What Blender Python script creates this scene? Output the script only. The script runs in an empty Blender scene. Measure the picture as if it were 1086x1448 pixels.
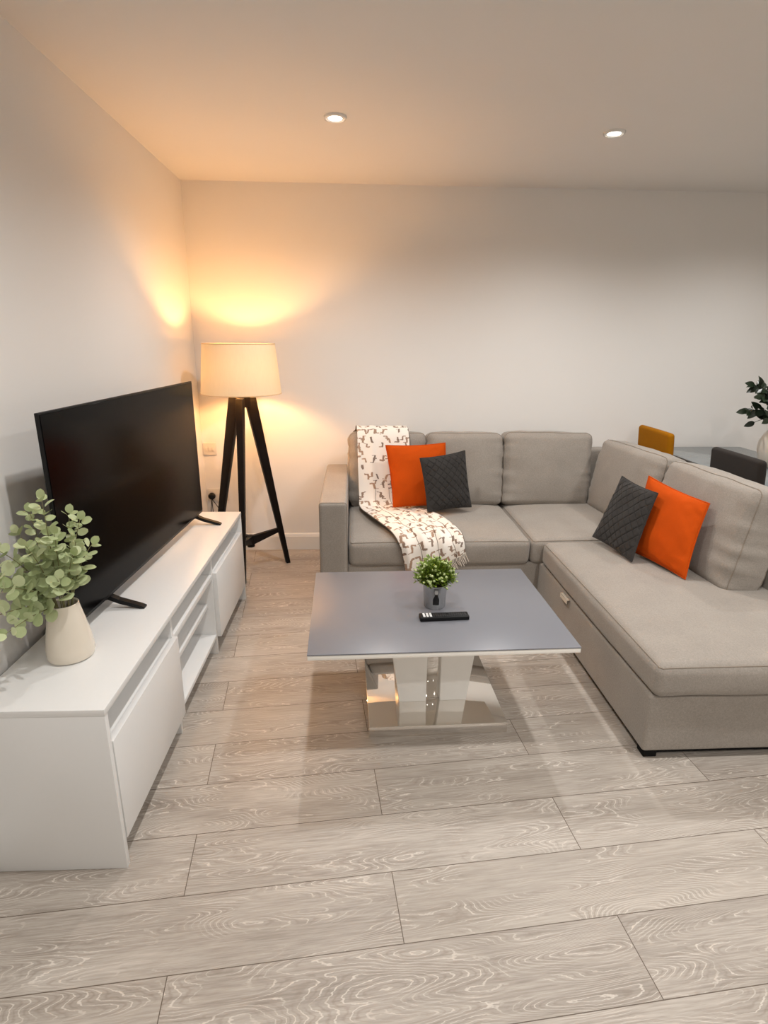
import bpy, bmesh, math, random
from mathutils import Vector, Matrix, noise
from mathutils.bvhtree import BVHTree

random.seed(7)
C = bpy.context.scene.collection
PI = math.pi

# ------------------------------------------------------------------ helpers
def wloc(parent):
    v = Vector((0, 0, 0))
    while parent is not None:
        v = v + Vector(parent.location)
        parent = parent.parent
    return v

def tag(o, label, cat, group=None):
    o['label'] = label
    o['category'] = cat
    if group:
        o['group'] = group
    return o

def thing(name, label, cat, loc=(0, 0, 0), rotz=0.0, group=None):
    o = bpy.data.objects.new(name, None)
    C.objects.link(o)
    o.empty_display_size = 0.1
    o.location = loc
    o.rotation_euler = (0, 0, rotz)
    return tag(o, label, cat, group)

class MB:
    """collects geometry for ONE mesh object"""
    def __init__(s):
        s.v = []; s.f = []; s.uv = None
    def add(s, verts, faces):
        b = len(s.v)
        s.v += [Vector(p) for p in verts]
        s.f += [tuple(i + b for i in f) for f in faces]
        return s
    def box(s, a, b):
        x0, y0, z0 = a; x1, y1, z1 = b
        V = [(x0,y0,z0),(x1,y0,z0),(x1,y1,z0),(x0,y1,z0),(x0,y0,z1),(x1,y0,z1),(x1,y1,z1),(x0,y1,z1)]
        return s.add(V, [(0,3,2,1),(4,5,6,7),(0,1,5,4),(1,2,6,5),(2,3,7,6),(3,0,4,7)])
    def hexa(s, bot, top):
        return s.add(list(bot) + list(top), [(0,3,2,1),(4,5,6,7),(0,1,5,4),(1,2,6,5),(2,3,7,6),(3,0,4,7)])
    def tube(s, pts, r, n=8, closed=False, cap=True):
        pts = [Vector(p) for p in pts]
        m = len(pts)
        rs = r if isinstance(r, (list, tuple)) else [r] * m
        rings = []
        up = None
        for i, p in enumerate(pts):
            if closed:
                t = pts[(i + 1) % m] - pts[(i - 1) % m]
            else:
                t = pts[min(i + 1, m - 1)] - pts[max(i - 1, 0)]
            if t.length < 1e-9: t = Vector((0, 0, 1))
            t.normalize()
            if up is None:
                up = Vector((0, 0, 1)) if abs(t.z) < 0.9 else Vector((1, 0, 0))
            a = up - t * up.dot(t)
            if a.length < 1e-6:
                a = t.orthogonal()
            a.normalize(); up = a
            b = t.cross(a)
            rings.append([p + (a * math.cos(2*PI*k/n) + b * math.sin(2*PI*k/n)) * rs[i] for k in range(n)])
        V = [q for ring in rings for q in ring]
        F = []
        for i in range(m if closed else m - 1):
            j = (i + 1) % m
            for k in range(n):
                F.append((i*n + k, i*n + (k+1) % n, j*n + (k+1) % n, j*n + k))
        if cap and not closed:
            F.append(tuple(reversed(range(n))))
            F.append(tuple((m-1)*n + k for k in range(n)))
        return s.add(V, F)
    def lathe(s, prof, c=(0, 0, 0), n=40, cap_bottom=True, cap_top=False):
        V = []; F = []
        for r, z in prof:
            for k in range(n):
                a = 2*PI*k/n
                V.append((c[0] + r*math.cos(a), c[1] + r*math.sin(a), c[2] + z))
        for i in range(len(prof) - 1):
            for k in range(n):
                F.append((i*n + k, i*n + (k+1) % n, (i+1)*n + (k+1) % n, (i+1)*n + k))
        if cap_bottom: F.append(tuple(reversed(range(n))))
        if cap_top: F.append(tuple((len(prof)-1)*n + k for k in range(n)))
        return s.add(V, F)
    def build(s, name, mat, parent=None, local=False, smooth=False, bevel=0, segs=3, angle=40):
        me = bpy.data.meshes.new(name)
        off = Vector((0, 0, 0)) if (local or parent is None) else wloc(parent)
        me.from_pydata([p - off for p in s.v], [], s.f)
        me.validate()
        if s.uv is not None:
            ul = me.uv_layers.new(name='uv')
            for lp in me.loops:
                ul.data[lp.index].uv = s.uv[lp.vertex_index]
        bm = bmesh.new(); bm.from_mesh(me)
        bmesh.ops.recalc_face_normals(bm, faces=bm.faces)
        if bevel:
            ed = [e for e in bm.edges if len(e.link_faces) == 2 and e.calc_face_angle(0) > math.radians(30)]
            bmesh.ops.bevel(bm, geom=ed, offset=bevel, segments=segs, profile=0.5, affect='EDGES', clamp_overlap=True)
        bm.to_mesh(me); bm.free()
        if smooth or bevel:
            for p in me.polygons: p.use_smooth = True
            try:
                me.set_sharp_from_angle(angle=math.radians(angle))
            except Exception:
                pass
        if mat is not None: me.materials.append(mat)
        o = bpy.data.objects.new(name, me)
        C.objects.link(o)
        o.parent = parent
        return o

def struct(o):
    o['kind'] = 'structure'
    return o

# ------------------------------------------------------------------ materials
def new_mat(name):
    m = bpy.data.materials.new(name)
    m.use_nodes = True
    nt = m.node_tree
    return m, nt, nt.nodes['Principled BSDF']

def N(nt, t, **kw):
    n = nt.nodes.new(t)
    for k, v in kw.items():
        if k in n.inputs: n.inputs[k].default_value = v
        else: setattr(n, k, v)
    return n

def math_n(nt, op, a, b=None, c=None):
    n = nt.nodes.new('ShaderNodeMath'); n.operation = op
    for i, x in enumerate((a, b, c)):
        if x is None: continue
        if isinstance(x, (int, float)): n.inputs[i].default_value = x
        else: nt.links.new(x, n.inputs[i])
    return n.outputs[0]

def mixc(nt, f, a, b):
    n = nt.nodes.new('ShaderNodeMix'); n.data_type = 'RGBA'
    for sock, x in ((n.inputs[0], f), (n.inputs[6], a), (n.inputs[7], b)):
        if isinstance(x, (int, float)): sock.default_value = x
        elif isinstance(x, tuple): sock.default_value = (*x, 1)
        else: nt.links.new(x, sock)
    return n.outputs[2]

def srgb(r, g, b):
    def f(c):
        c /= 255
        return c / 12.92 if c <= 0.04045 else ((c + 0.055) / 1.055) ** 2.4
    return (f(r), f(g), f(b))

M_pedestal = None
def plain(name, col, rough=0.5, metal=0.0, var=0.04, nscale=30, bump=0.0, coat=0.0, spec=None, sheen=0.0):
    m, nt, p = new_mat(name)
    tc = N(nt, 'ShaderNodeTexCoord')
    nz = N(nt, 'ShaderNodeTexNoise', Scale=nscale, Detail=3.0)
    nt.links.new(tc.outputs['Object'], nz.inputs['Vector'])
    lo = tuple(c * (1 - var) for c in col); hi = tuple(min(1, c * (1 + var)) for c in col)
    nt.links.new(mixc(nt, nz.outputs['Fac'], lo, hi), p.inputs['Base Color'])
    p.inputs['Roughness'].default_value = rough
    p.inputs['Metallic'].default_value = metal
    if coat: p.inputs['Coat Weight'].default_value = coat
    if spec is not None: p.inputs['Specular IOR Level'].default_value = spec
    if sheen:
        p.inputs['Sheen Weight'].default_value = sheen
        p.inputs['Sheen Roughness'].default_value = 0.4
    if bump:
        b = N(nt, 'ShaderNodeBump', Strength=bump, Distance=0.002)
        nt.links.new(nz.outputs['Fac'], b.inputs['Height'])
        nt.links.new(b.outputs['Normal'], p.inputs['Normal'])
    return m

def fabric(name, col, scale=900, var=0.22, bump=0.25, sheen=0.25, mottle=0.12, crease=0.0):
    m, nt, p = new_mat(name)
    tc = N(nt, 'ShaderNodeTexCoord')
    fine = N(nt, 'ShaderNodeTexNoise', Scale=float(scale), Detail=2.0)
    big = N(nt, 'ShaderNodeTexNoise', Scale=7.0, Detail=4.0)
    mid = N(nt, 'ShaderNodeTexNoise', Scale=scale * 0.18, Detail=3.0)
    for n in (fine, big, mid): nt.links.new(tc.outputs['Object'], n.inputs['Vector'])
    a = math_n(nt, 'MULTIPLY_ADD', fine.outputs['Fac'], var * 2, 1 - var)
    b = math_n(nt, 'MULTIPLY_ADD', big.outputs['Fac'], mottle * 2, 1 - mottle)
    c = math_n(nt, 'MULTIPLY_ADD', mid.outputs['Fac'], var, 1 - var * 0.5)
    f = math_n(nt, 'MULTIPLY', math_n(nt, 'MULTIPLY', a, b), c)
    vm = nt.nodes.new('ShaderNodeVectorMath'); vm.operation = 'SCALE'
    vm.inputs[0].default_value = col
    nt.links.new(f, vm.inputs['Scale'])
    nt.links.new(vm.outputs[0], p.inputs['Base Color'])
    p.inputs['Roughness'].default_value = 0.9
    p.inputs['Specular IOR Level'].default_value = 0.2
    p.inputs['Sheen Weight'].default_value = sheen
    p.inputs['Sheen Roughness'].default_value = 0.5
    bp = N(nt, 'ShaderNodeBump', Strength=bump, Distance=0.0012)
    h = math_n(nt, 'ADD', fine.outputs['Fac'], mid.outputs['Fac'])
    nt.links.new(h, bp.inputs['Height'])
    nt.links.new(bp.outputs['Normal'], p.inputs['Normal'])
    return m

M_wall = plain('wall_paint', srgb(236, 233, 229), rough=0.85, var=0.012, nscale=3, bump=0.02, spec=0.2)
M_ceil = plain('ceiling_paint', srgb(232, 229, 225), rough=0.9, var=0.012, nscale=3, spec=0.15)
M_skirt = plain('skirting_gloss', srgb(232, 229, 224), rough=0.4, var=0.01)
M_white = plain('white_laminate', srgb(222, 221, 219), rough=0.32, var=0.01, nscale=60, spec=0.5)
M_whitegloss = plain('white_gloss', srgb(240, 236, 229), rough=0.12, var=0.01, coat=0.4)
M_sofa = fabric('taupe_weave', srgb(150, 142, 133), sheen=0.2, mottle=0.13, var=0.42, bump=0.5)
M_seam = fabric('taupe_piping', srgb(136, 125, 113), sheen=0.15)
M_orange = fabric('orange_velvet', srgb(188, 72, 1), scale=700, var=0.10, bump=0.15, sheen=0.0, mottle=0.06)
M_grey = fabric('charcoal_quilt', srgb(50, 47, 45), scale=700, var=0.18, bump=0.2, sheen=0.10)
M_yellow = fabric('mustard_velvet', srgb(160, 102, 0), scale=500, var=0.12, sheen=0.0)
M_chgrey = fabric('grey_velvet', srgb(44, 39, 36), scale=400, var=0.14, sheen=0.06)
M_black = plain('black_plastic', (0.005, 0.005, 0.0055), rough=0.45, var=0.1, spec=0.25)
M_blackmat = plain('matt_black', (0.005, 0.005, 0.005), rough=0.7, var=0.1, spec=0.15)
M_screen = plain('screen_glass', (0.0018, 0.0017, 0.0018), rough=0.16, var=0.02, spec=0.06)
M_wood_dark = plain('dark_stained_wood', srgb(20, 14, 12), rough=0.5, var=0.3, nscale=14, spec=0.2)
M_pedestal = plain('white_lacquer', srgb(242, 239, 233), rough=0.38, var=0.01)
M_chrome = plain('polished_steel', (0.83, 0.80, 0.76), rough=0.035, metal=1.0, var=0.01)
M_glass = plain('grey_glass_top', srgb(117, 118, 124), rough=0.34, var=0.02, nscale=6, spec=0.5)
M_dglass = plain('slate_glass_top', srgb(128, 134, 136), rough=0.15, var=0.02)
M_darkmetal = plain('dark_metal', srgb(44, 42, 42), rough=0.4, metal=0.4)
M_cream = plain('cream_ceramic', srgb(222, 212, 196), rough=0.22, var=0.04, nscale=12, coat=0.3)
M_whitecer = plain('white_ceramic', srgb(212, 205, 194), rough=0.3, var=0.03)
M_zinc = plain('zinc', srgb(190, 190, 190), rough=0.26, metal=0.85, var=0.12, nscale=22, bump=0.2)
M_soil = plain('soil', (0.02, 0.014, 0.009), rough=0.95, var=0.4, nscale=200)
M_euc_stem = plain('eucalyptus_stem', srgb(120, 116, 78), rough=0.7)
M_cable = plain('cable_grey', srgb(60, 54, 50), rough=0.5)
M_keys = plain('rubber_keys', (0.03, 0.03, 0.032), rough=0.55)
M_tab = plain('pull_tab', srgb(222, 212, 196), rough=0.5)
M_plate = plain('socket_plastic', srgb(226, 220, 210), rough=0.35, var=0.01)

def leaf_mat(name, c1, c2, rough=0.5, trans=0.25):
    m, nt, p = new_mat(name)
    g = N(nt, 'ShaderNodeNewGeometry')
    tc = N(nt, 'ShaderNodeTexCoord')
    nz = N(nt, 'ShaderNodeTexNoise', Scale=40.0, Detail=2.0)
    nt.links.new(tc.outputs['Object'], nz.inputs['Vector'])
    f = math_n(nt, 'ADD', math_n(nt, 'MULTIPLY', g.outputs['Random Per Island'], 0.75), math_n(nt, 'MULTIPLY', nz.outputs['Fac'], 0.25))
    col = mixc(nt, f, c1, c2)
    nt.links.new(col, p.inputs['Base Color'])
    p.inputs['Roughness'].default_value = rough
    if trans:
        tr = N(nt, 'ShaderNodeBsdfTranslucent')
        nt.links.new(col, tr.inputs['Color'])
        mx = N(nt, 'ShaderNodeMixShader'); mx.inputs[0].default_value = trans
        nt.links.new(p.outputs[0], mx.inputs[1]); nt.links.new(tr.outputs[0], mx.inputs[2])
        nt.links.new(mx.outputs[0], nt.nodes['Material Output'].inputs['Surface'])
    return m
M_euc = leaf_mat('eucalyptus_leaf', srgb(154, 170, 116), srgb(214, 222, 180), trans=0.2)
M_darkleaf = leaf_mat('dark_leaf', srgb(20, 30, 20), srgb(44, 56, 38), rough=0.35, trans=0.05)
M_herb = leaf_mat('herb_leaf', srgb(66, 92, 20), srgb(148, 170, 62), trans=0.15)
M_bud = leaf_mat('pale_bud', srgb(150, 172, 92), srgb(206, 216, 160), trans=0.1)

def shade_mat():
    m, nt, p = new_mat('lampshade_linen')
    tc = N(nt, 'ShaderNodeTexCoord')
    nz = N(nt, 'ShaderNodeTexNoise', Scale=160.0, Detail=3.0)
    mp = N(nt, 'ShaderNodeMapping'); mp.inputs['Scale'].default_value = (1, 1, 0.1)
    nt.links.new(tc.outputs['Object'], mp.inputs['Vector']); nt.links.new(mp.outputs[0], nz.inputs['Vector'])
    col = mixc(nt, nz.outputs['Fac'], (0.72, 0.62, 0.45), (0.78, 0.68, 0.50))
    d = N(nt, 'ShaderNodeBsdfDiffuse'); t = N(nt, 'ShaderNodeBsdfTranslucent')
    nt.links.new(col, d.inputs['Color']); nt.links.new(col, t.inputs['Color'])
    mx = N(nt, 'ShaderNodeMixShader'); mx.inputs[0].default_value = 0.04
    nt.links.new(d.outputs[0], mx.inputs[1]); nt.links.new(t.outputs[0], mx.inputs[2])
    nt.links.new(mx.outputs[0], nt.nodes['Material Output'].inputs['Surface'])
    return m
M_shade = shade_mat()

def emit_mat(name, col, strength):
    m, nt, p = new_mat(name)
    p.inputs['Base Color'].default_value = (*col, 1)
    p.inputs['Emission Color'].default_value = (*col, 1)
    p.inputs['Emission Strength'].default_value = strength
    return m

def floor_mat():
    m, nt, p = new_mat('oak_laminate')
    g = N(nt, 'ShaderNodeNewGeometry')
    sep = N(nt, 'ShaderNodeSeparateXYZ'); nt.links.new(g.outputs['Position'], sep.inputs[0])
    a = math.radians(5.1); ca, sa = math.cos(a), math.sin(a)
    X, Y = sep.outputs[0], sep.outputs[1]
    xr = math_n(nt, 'ADD', math_n(nt, 'MULTIPLY', X, ca), math_n(nt, 'MULTIPLY', Y, sa))
    yr = math_n(nt, 'SUBTRACT', math_n(nt, 'MULTIPLY', Y, ca), math_n(nt, 'MULTIPLY', X, sa))
    RH, BW = 0.207, 1.15
    xs = math_n(nt, 'ADD', xr, -0.211 + 20 * BW)
    ys = math_n(nt, 'ADD', yr, -1.0545 + 41 * RH)
    cmb = N(nt, 'ShaderNodeCombineXYZ'); nt.links.new(xs, cmb.inputs[0]); nt.links.new(ys, cmb.inputs[1])
    br = N(nt, 'ShaderNodeTexBrick')
    br.offset = 0.5; br.offset_frequency = 2; br.squash = 1.0; br.squash_frequency = 2
    br.inputs['Color1'].default_value = (0, 0, 0, 1); br.inputs['Color2'].default_value = (1, 1, 1, 1)
    br.inputs['Mortar'].default_value = (0.5, 0.5, 0.5, 1)
    br.inputs['Scale'].default_value = 1.0; br.inputs['Mortar Size'].default_value = 0.0013
    br.inputs['Mortar Smooth'].default_value = 0.2; br.inputs['Bias'].default_value = 0.0
    br.inputs['Brick Width'].default_value = BW; br.inputs['Row Height'].default_value = RH
    nt.links.new(cmb.outputs[0], br.inputs['Vector'])
    rnd = N(nt, 'ShaderNodeSeparateColor'); nt.links.new(br.outputs['Color'], rnd.inputs[0])
    R = rnd.outputs[0]
    # figure: contour lines of a field that is stretched along the plank
    def coords(kx, ky, o):
        c = N(nt, 'ShaderNodeCombineXYZ')
        nt.links.new(math_n(nt, 'MULTIPLY', xr, kx), c.inputs[0])
        nt.links.new(math_n(nt, 'MULTIPLY', yr, ky), c.inputs[1])
        nt.links.new(math_n(nt, 'MULTIPLY_ADD', R, 37.0, o), c.inputs[2])
        return c.outputs[0]
    n1 = N(nt, 'ShaderNodeTexNoise', Scale=1.0, Detail=1.5, Roughness=0.45)
    nt.links.new(coords(1.7, 8.5, 0.0), n1.inputs['Vector'])
    n2 = N(nt, 'ShaderNodeTexNoise', Scale=1.0, Detail=3.0, Roughness=0.6)
    nt.links.new(coords(22.0, 60.0, 5.0), n2.inputs['Vector'])
    fld = math_n(nt, 'ADD', math_n(nt, 'MULTIPLY', n1.outputs['Fac'], 44.0), math_n(nt, 'MULTIPLY', n2.outputs['Fac'], 1.1))
    fr = math_n(nt, 'FRACT', fld)
    tri = math_n(nt, 'ABSOLUTE', math_n(nt, 'MULTIPLY_ADD', fr, 2.0, -1.0))
    line = N(nt, 'ShaderNodeMapRange', interpolation_type='SMOOTHSTEP'); line.inputs[1].default_value = 0.80; line.inputs[2].default_value = 0.97
    nt.links.new(tri, line.inputs[0])
    # broken lines
    n4 = N(nt, 'ShaderNodeTexNoise', Scale=1.0, Detail=2.0)
    nt.links.new(coords(5.0, 14.0, 9.0), n4.inputs['Vector'])
    brk = N(nt, 'ShaderNodeMapRange'); brk.inputs[1].default_value = 0.40; brk.inputs[2].default_value = 0.56
    nt.links.new(n4.outputs['Fac'], brk.inputs[0])
    lmask = math_n(nt, 'MULTIPLY', line.outputs[0], brk.outputs[0])
    # fine streaks and broad tone
    n3 = N(nt, 'ShaderNodeTexNoise', Scale=1.0, Detail=4.0, Roughness=0.65)
    nt.links.new(coords(9.0, 190.0, 2.0), n3.inputs['Vector'])
    n5 = N(nt, 'ShaderNodeTexNoise', Scale=1.0, Detail=3.0)
    nt.links.new(coords(1.6, 9.0, 3.0), n5.inputs['Vector'])
    tone = math_n(nt, 'ADD', math_n(nt, 'MULTIPLY', n3.outputs['Fac'], 0.60), math_n(nt, 'MULTIPLY', n5.outputs['Fac'], 0.50))
    tr = N(nt, 'ShaderNodeMapRange'); tr.inputs[1].default_value = 0.38; tr.inputs[2].default_value = 0.72
    nt.links.new(tone, tr.inputs[0])
    base = mixc(nt, tr.outputs[0], srgb(136, 126, 116), srgb(188, 179, 169))
    base = mixc(nt, math_n(nt, 'MULTIPLY', R, 0.30), base, srgb(174, 164, 152))
    dk = N(nt, 'ShaderNodeMapRange', interpolation_type='SMOOTHSTEP'); dk.inputs[1].default_value = 0.40; dk.inputs[2].default_value = 0.02
    nt.links.new(tri, dk.inputs[0])
    base = mixc(nt, math_n(nt, 'MULTIPLY', math_n(nt, 'MULTIPLY', dk.outputs[0], brk.outputs[0]), 0.30), base, srgb(118, 102, 88))
    base = mixc(nt, math_n(nt, 'MULTIPLY', lmask, 0.60), base, srgb(220, 211, 200))
    base = mixc(nt, br.outputs['Fac'], base, srgb(92, 78, 66))
    nt.links.new(base, p.inputs['Base Color'])
    rr = math_n(nt, 'MULTIPLY_ADD', tr.outputs[0], 0.10, 0.38)
    nt.links.new(rr, p.inputs['Roughness'])
    p.inputs['Specular IOR Level'].default_value = 0.4
    h = math_n(nt, 'SUBTRACT', math_n(nt, 'MULTIPLY', lmask, 0.4), br.outputs['Fac'])
    bp = N(nt, 'ShaderNodeBump', Strength=0.18, Distance=0.002)
    nt.links.new(h, bp.inputs['Height']); nt.links.new(bp.outputs['Normal'], p.inputs['Normal'])
    return m
M_floor = floor_mat()

def throw_mat():
    """white woven throw with small angular brown marks (uv in metres)"""
    m, nt, p = new_mat('patterned_throw')
    uvn = N(nt, 'ShaderNodeUVMap'); uvn.uv_map = 'uv'
    sep = N(nt, 'ShaderNodeSeparateXYZ'); nt.links.new(uvn.outputs[0], sep.inputs[0])
    U, V = sep.outputs[0], sep.outputs[1]
    wn = N(nt, 'ShaderNodeTexNoise', Scale=34.0, Detail=2.0); nt.links.new(uvn.outputs[0], wn.inputs['Vector'])
    wsep = N(nt, 'ShaderNodeSeparateColor'); nt.links.new(wn.outputs['Color'], wsep.inputs[0])
    U0, V0 = U, V
    U = math_n(nt, 'ADD', U, math_n(nt, 'MULTIPLY_ADD', wsep.outputs[0], 0.020, -0.010))
    V = math_n(nt, 'ADD', V, math_n(nt, 'MULTIPLY_ADD', wsep.outputs[1], 0.020, -0.010))
    def layer(cw, ch, seed, shift, dens):
        v2 = math_n(nt, 'DIVIDE', V, ch)
        row = math_n(nt, 'FLOOR', v2)
        u2 = math_n(nt, 'ADD', math_n(nt, 'DIVIDE', U, cw), math_n(nt, 'MULTIPLY', row, shift))
        col = math_n(nt, 'FLOOR', u2)
        fu = math_n(nt, 'SUBTRACT', math_n(nt, 'FRACT', u2), 0.5)
        fv = math_n(nt, 'SUBTRACT', math_n(nt, 'FRACT', v2), 0.5)
        c = N(nt, 'ShaderNodeCombineXYZ'); nt.links.new(col, c.inputs[0]); nt.links.new(row, c.inputs[1]); c.inputs[2].default_value = seed
        w = N(nt, 'ShaderNodeTexWhiteNoise'); nt.links.new(c.outputs[0], w.inputs['Vector'])
        sc = N(nt, 'ShaderNodeSeparateColor'); nt.links.new(w.outputs['Color'], sc.inputs[0])
        r1, r2, r3 = sc.outputs
        sx = math_n(nt, 'SUBTRACT', math_n(nt, 'MULTIPLY', math_n(nt, 'GREATER_THAN', r1, 0.5), 2.0), 1.0)
        fu = math_n(nt, 'MULTIPLY', fu, sx)
        fv = math_n(nt, 'MULTIPLY', fv, math_n(nt, 'SUBTRACT', math_n(nt, 'MULTIPLY', math_n(nt, 'GREATER_THAN', r3, 0.55), 2.0), 1.0))
        skew = math_n(nt, 'MULTIPLY', fv, math_n(nt, 'MULTIPLY_ADD', r3, 0.6, -0.3))
        fu = math_n(nt, 'ADD', fu, skew)
        lt = lambda a, b: math_n(nt, 'LESS_THAN', a, b)
        ab = lambda a: math_n(nt, 'ABSOLUTE', a)
        mul = lambda a, b: math_n(nt, 'MULTIPLY', a, b)
        stroke = mul(lt(ab(fu), 0.11), lt(ab(math_n(nt, "SUBTRACT", fv, 0.04)), 0.29))
        foot = mul(lt(ab(math_n(nt, 'SUBTRACT', fu, 0.20)), 0.24), lt(ab(math_n(nt, "ADD", fv, 0.22)), 0.075))
        head = mul(lt(ab(math_n(nt, 'ADD', fu, 0.19)), 0.20), lt(ab(math_n(nt, 'SUBTRACT', fv, 0.29)), 0.035))
        mk = math_n(nt, 'MAXIMUM', stroke, mul(foot, math_n(nt, 'GREATER_THAN', r3, 0.25)))
        mk = math_n(nt, 'MAXIMUM', mk, mul(head, math_n(nt, 'GREATER_THAN', r1, 0.45)))
        return mul(mk, lt(r2, dens)), r3
    a, r = layer(0.062, 0.058, 1.0, 0.37, 0.80)
    b, r_ = layer(0.055, 0.047, 9.0, 0.61, 0.42)
    mk = math_n(nt, 'MAXIMUM', a, b)
    ink = mixc(nt, r, srgb(104, 84, 72), srgb(164, 128, 100))
    col = mixc(nt, math_n(nt, 'MULTIPLY', mk, 0.92), srgb(236, 228, 218), ink)
    U, V = U0, V0
    # dark woven hems along both long edges
    hem = math_n(nt, 'GREATER_THAN', math_n(nt, 'ABSOLUTE', math_n(nt, 'SUBTRACT', U, 0.185)), 0.1815)
    wob = N(nt, 'ShaderNodeTexNoise', Scale=5.0); nt.links.new(uvn.outputs[0], wob.inputs['Vector'])
    for u0 in (0.112, 0.215, 0.300):
        dist = math_n(nt, 'ABSOLUTE', math_n(nt, 'ADD', math_n(nt, 'SUBTRACT', U, u0), math_n(nt, 'MULTIPLY_ADD', wob.outputs['Fac'], 0.07, -0.035)))
        ln = math_n(nt, 'MULTIPLY', math_n(nt, 'LESS_THAN', dist, 0.0017), math_n(nt, 'GREATER_THAN', V, 0.62))
        hem = math_n(nt, 'MAXIMUM', hem, ln)
    col = mixc(nt, math_n(nt, 'MULTIPLY', hem, 0.85), col, srgb(88, 70, 56))
    nt.links.new(col, p.inputs['Base Color'])
    p.inputs['Roughness'].default_value = 0.9
    p.inputs['Sheen Weight'].default_value = 0.1
    tc = N(nt, 'ShaderNodeTexCoord')
    nz = N(nt, 'ShaderNodeTexNoise', Scale=900.0); nt.links.new(tc.outputs['Object'], nz.inputs['Vector'])
    bp = N(nt, 'ShaderNodeBump', Strength=0.2, Distance=0.001)
    nt.links.new(nz.outputs['Fac'], bp.inputs['Height']); nt.links.new(bp.outputs['Normal'], p.inputs['Normal'])
    return m
M_throw = throw_mat()
M_fringe = plain('throw_fringe', srgb(226, 214, 200), rough=0.9)

# ------------------------------------------------------------------ camera
cam = bpy.data.cameras.new('camera')
camo = bpy.data.objects.new('camera', cam)
C.objects.link(camo)
f_px, pitch, yaw, roll, ch_ = 810.84, 0.292088, 0.052133, 0.008759, 1.4621
cam.sensor_fit = 'HORIZONTAL'; cam.sensor_width = 36.0; cam.lens = f_px / 1086 * 36.0
cam.clip_start = 0.02; cam.clip_end = 60
F = Vector((math.sin(yaw)*math.cos(pitch), math.cos(yaw)*math.cos(pitch), -math.sin(pitch)))
R0 = Vector((math.cos(yaw), -math.sin(yaw), 0)); U0 = R0.cross(F)
Rv = R0*math.cos(roll) + U0*math.sin(roll); Uv = -R0*math.sin(roll) + U0*math.cos(roll)
camo.matrix_world = Matrix(((Rv.x, Uv.x, -F.x, 0), (Rv.y, Uv.y, -F.y, 0), (Rv.z, Uv.z, -F.z, ch_), (0, 0, 0, 1)))
bpy.context.scene.camera = camo

# ------------------------------------------------------------------ room
XL, XR, YB, YF, H = -1.042, 3.7, 3.945, -3.0, 2.374
T = 0.12
struct(MB().box((XL-T, YF-T, -0.1), (XR+T, YB+T, 0)).build('floor', M_floor))
struct(MB().box((XL-T, YF-T, H), (XR+T, YB+T, H+0.1)).build('ceiling', M_ceil))
struct(MB().box((XL-T, YF-T, 0), (XL, YB+T, H)).build('wall_left', M_wall))
struct(MB().box((XL, YB, 0), (XR, YB+T, H)).build('wall_back', M_wall))
struct(MB().box((XR, YF-T, 0), (XR+T, YB+T, H)).build('wall_right', M_wall))
struct(MB().box((XL, YF-T, 0), (XR, YF, H)).build('wall_front', M_wall))
def skirting(name, pts, nrm):
    (x0, y0), (x1, y1) = pts
    prof = [(0, 0), (0.014, 0), (0.014, 0.098), (0.011, 0.103), (0.011, 0.108), (0.006, 0.118), (0, 0.120)]
    m = MB(); V = []
    for (x, y) in pts:
        for d, z in prof: V.append((x + nrm[0]*d, y + nrm[1]*d, z))
    k = len(prof)
    m.add(V, [(i, (i+1) % k, (i+1) % k + k, i + k) for i in range(k)] + [tuple(range(k)), tuple(range(2*k-1, k-1, -1))])
    return struct(m.build(name, M_skirt))
skirting('baseboard_back', [(XL, YB), (XR, YB)], (0, -1))
skirting('baseboard_left', [(XL, YF), (XL, YB - 0.014)], (1, 0))

# ------------------------------------------------------------------ downlights and added fill spots
M_lens = emit_mat('downlight_lens', (1.0, 0.93, 0.84), 14.0)
def downlight(x, y, label, power, wide=152, soft=1.0):
    t = thing('ceiling_downlight', label, 'ceiling light', (x, y, H - 0.006), 0, 'recessed ceiling downlights')
    MB().lathe([(0.030, -0.001), (0.034, 0.0), (0.040, -0.004), (0.047, -0.003), (0.049, 0.004), (0.049, 0.0059), (0.030, 0.0059), (0.030, -0.001)], (x, y, H - 0.006), 40, cap_bottom=False).build('trim_ring', M_whitegloss, t, smooth=True)
    MB().lathe([(0.0005, -0.0035), (0.016, -0.003), (0.0295, 0.0), (0.0295, 0.005), (0.0005, 0.005)], (x, y, H - 0.006), 32).build('lens', M_lens, t, smooth=True)
    l = bpy.data.lights.new('downlight_or_fill_beam', 'SPOT')
    l.energy = power; l.color = (1.0, 0.985, 0.962); l.spot_size = math.radians(wide); l.spot_blend = soft; l.shadow_soft_size = 0.03
    lo = bpy.data.objects.new('downlight_or_fill_beam', l); C.objects.link(lo)
    lo.location = (x, y, H - 0.03)
PWR = 58
downlight(-0.076, 2.845, 'round recessed ceiling light above the television corner, left of the two', PWR)
downlight(1.188, 2.940, 'round recessed ceiling light above the sofa corner, right of the two', PWR)
def fill_beam(x, y, p, wide, soft):  # added fill spot, has no downlight fixture
    l = bpy.data.lights.new('downlight_or_fill_beam', 'SPOT')
    l.energy = p; l.color = (1.0, 0.985, 0.962); l.spot_size = math.radians(wide); l.spot_blend = soft; l.shadow_soft_size = 0.03
    lo = bpy.data.objects.new('downlight_or_fill_beam', l); C.objects.link(lo); lo.location = (x, y, H - 0.03)
for x, y, p in ((2.45, 2.95, 48), (-0.08, 1.35, 52), (1.19, 1.35, 58), (2.45, 1.35, 52), (-0.08, -0.2, 30), (1.19, -0.2, 48), (2.45, -0.2, 40)):  # unseen ceiling spots without fixtures, added to brighten the room
    fill_beam(x, y, p, 152, 1.0)
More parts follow.
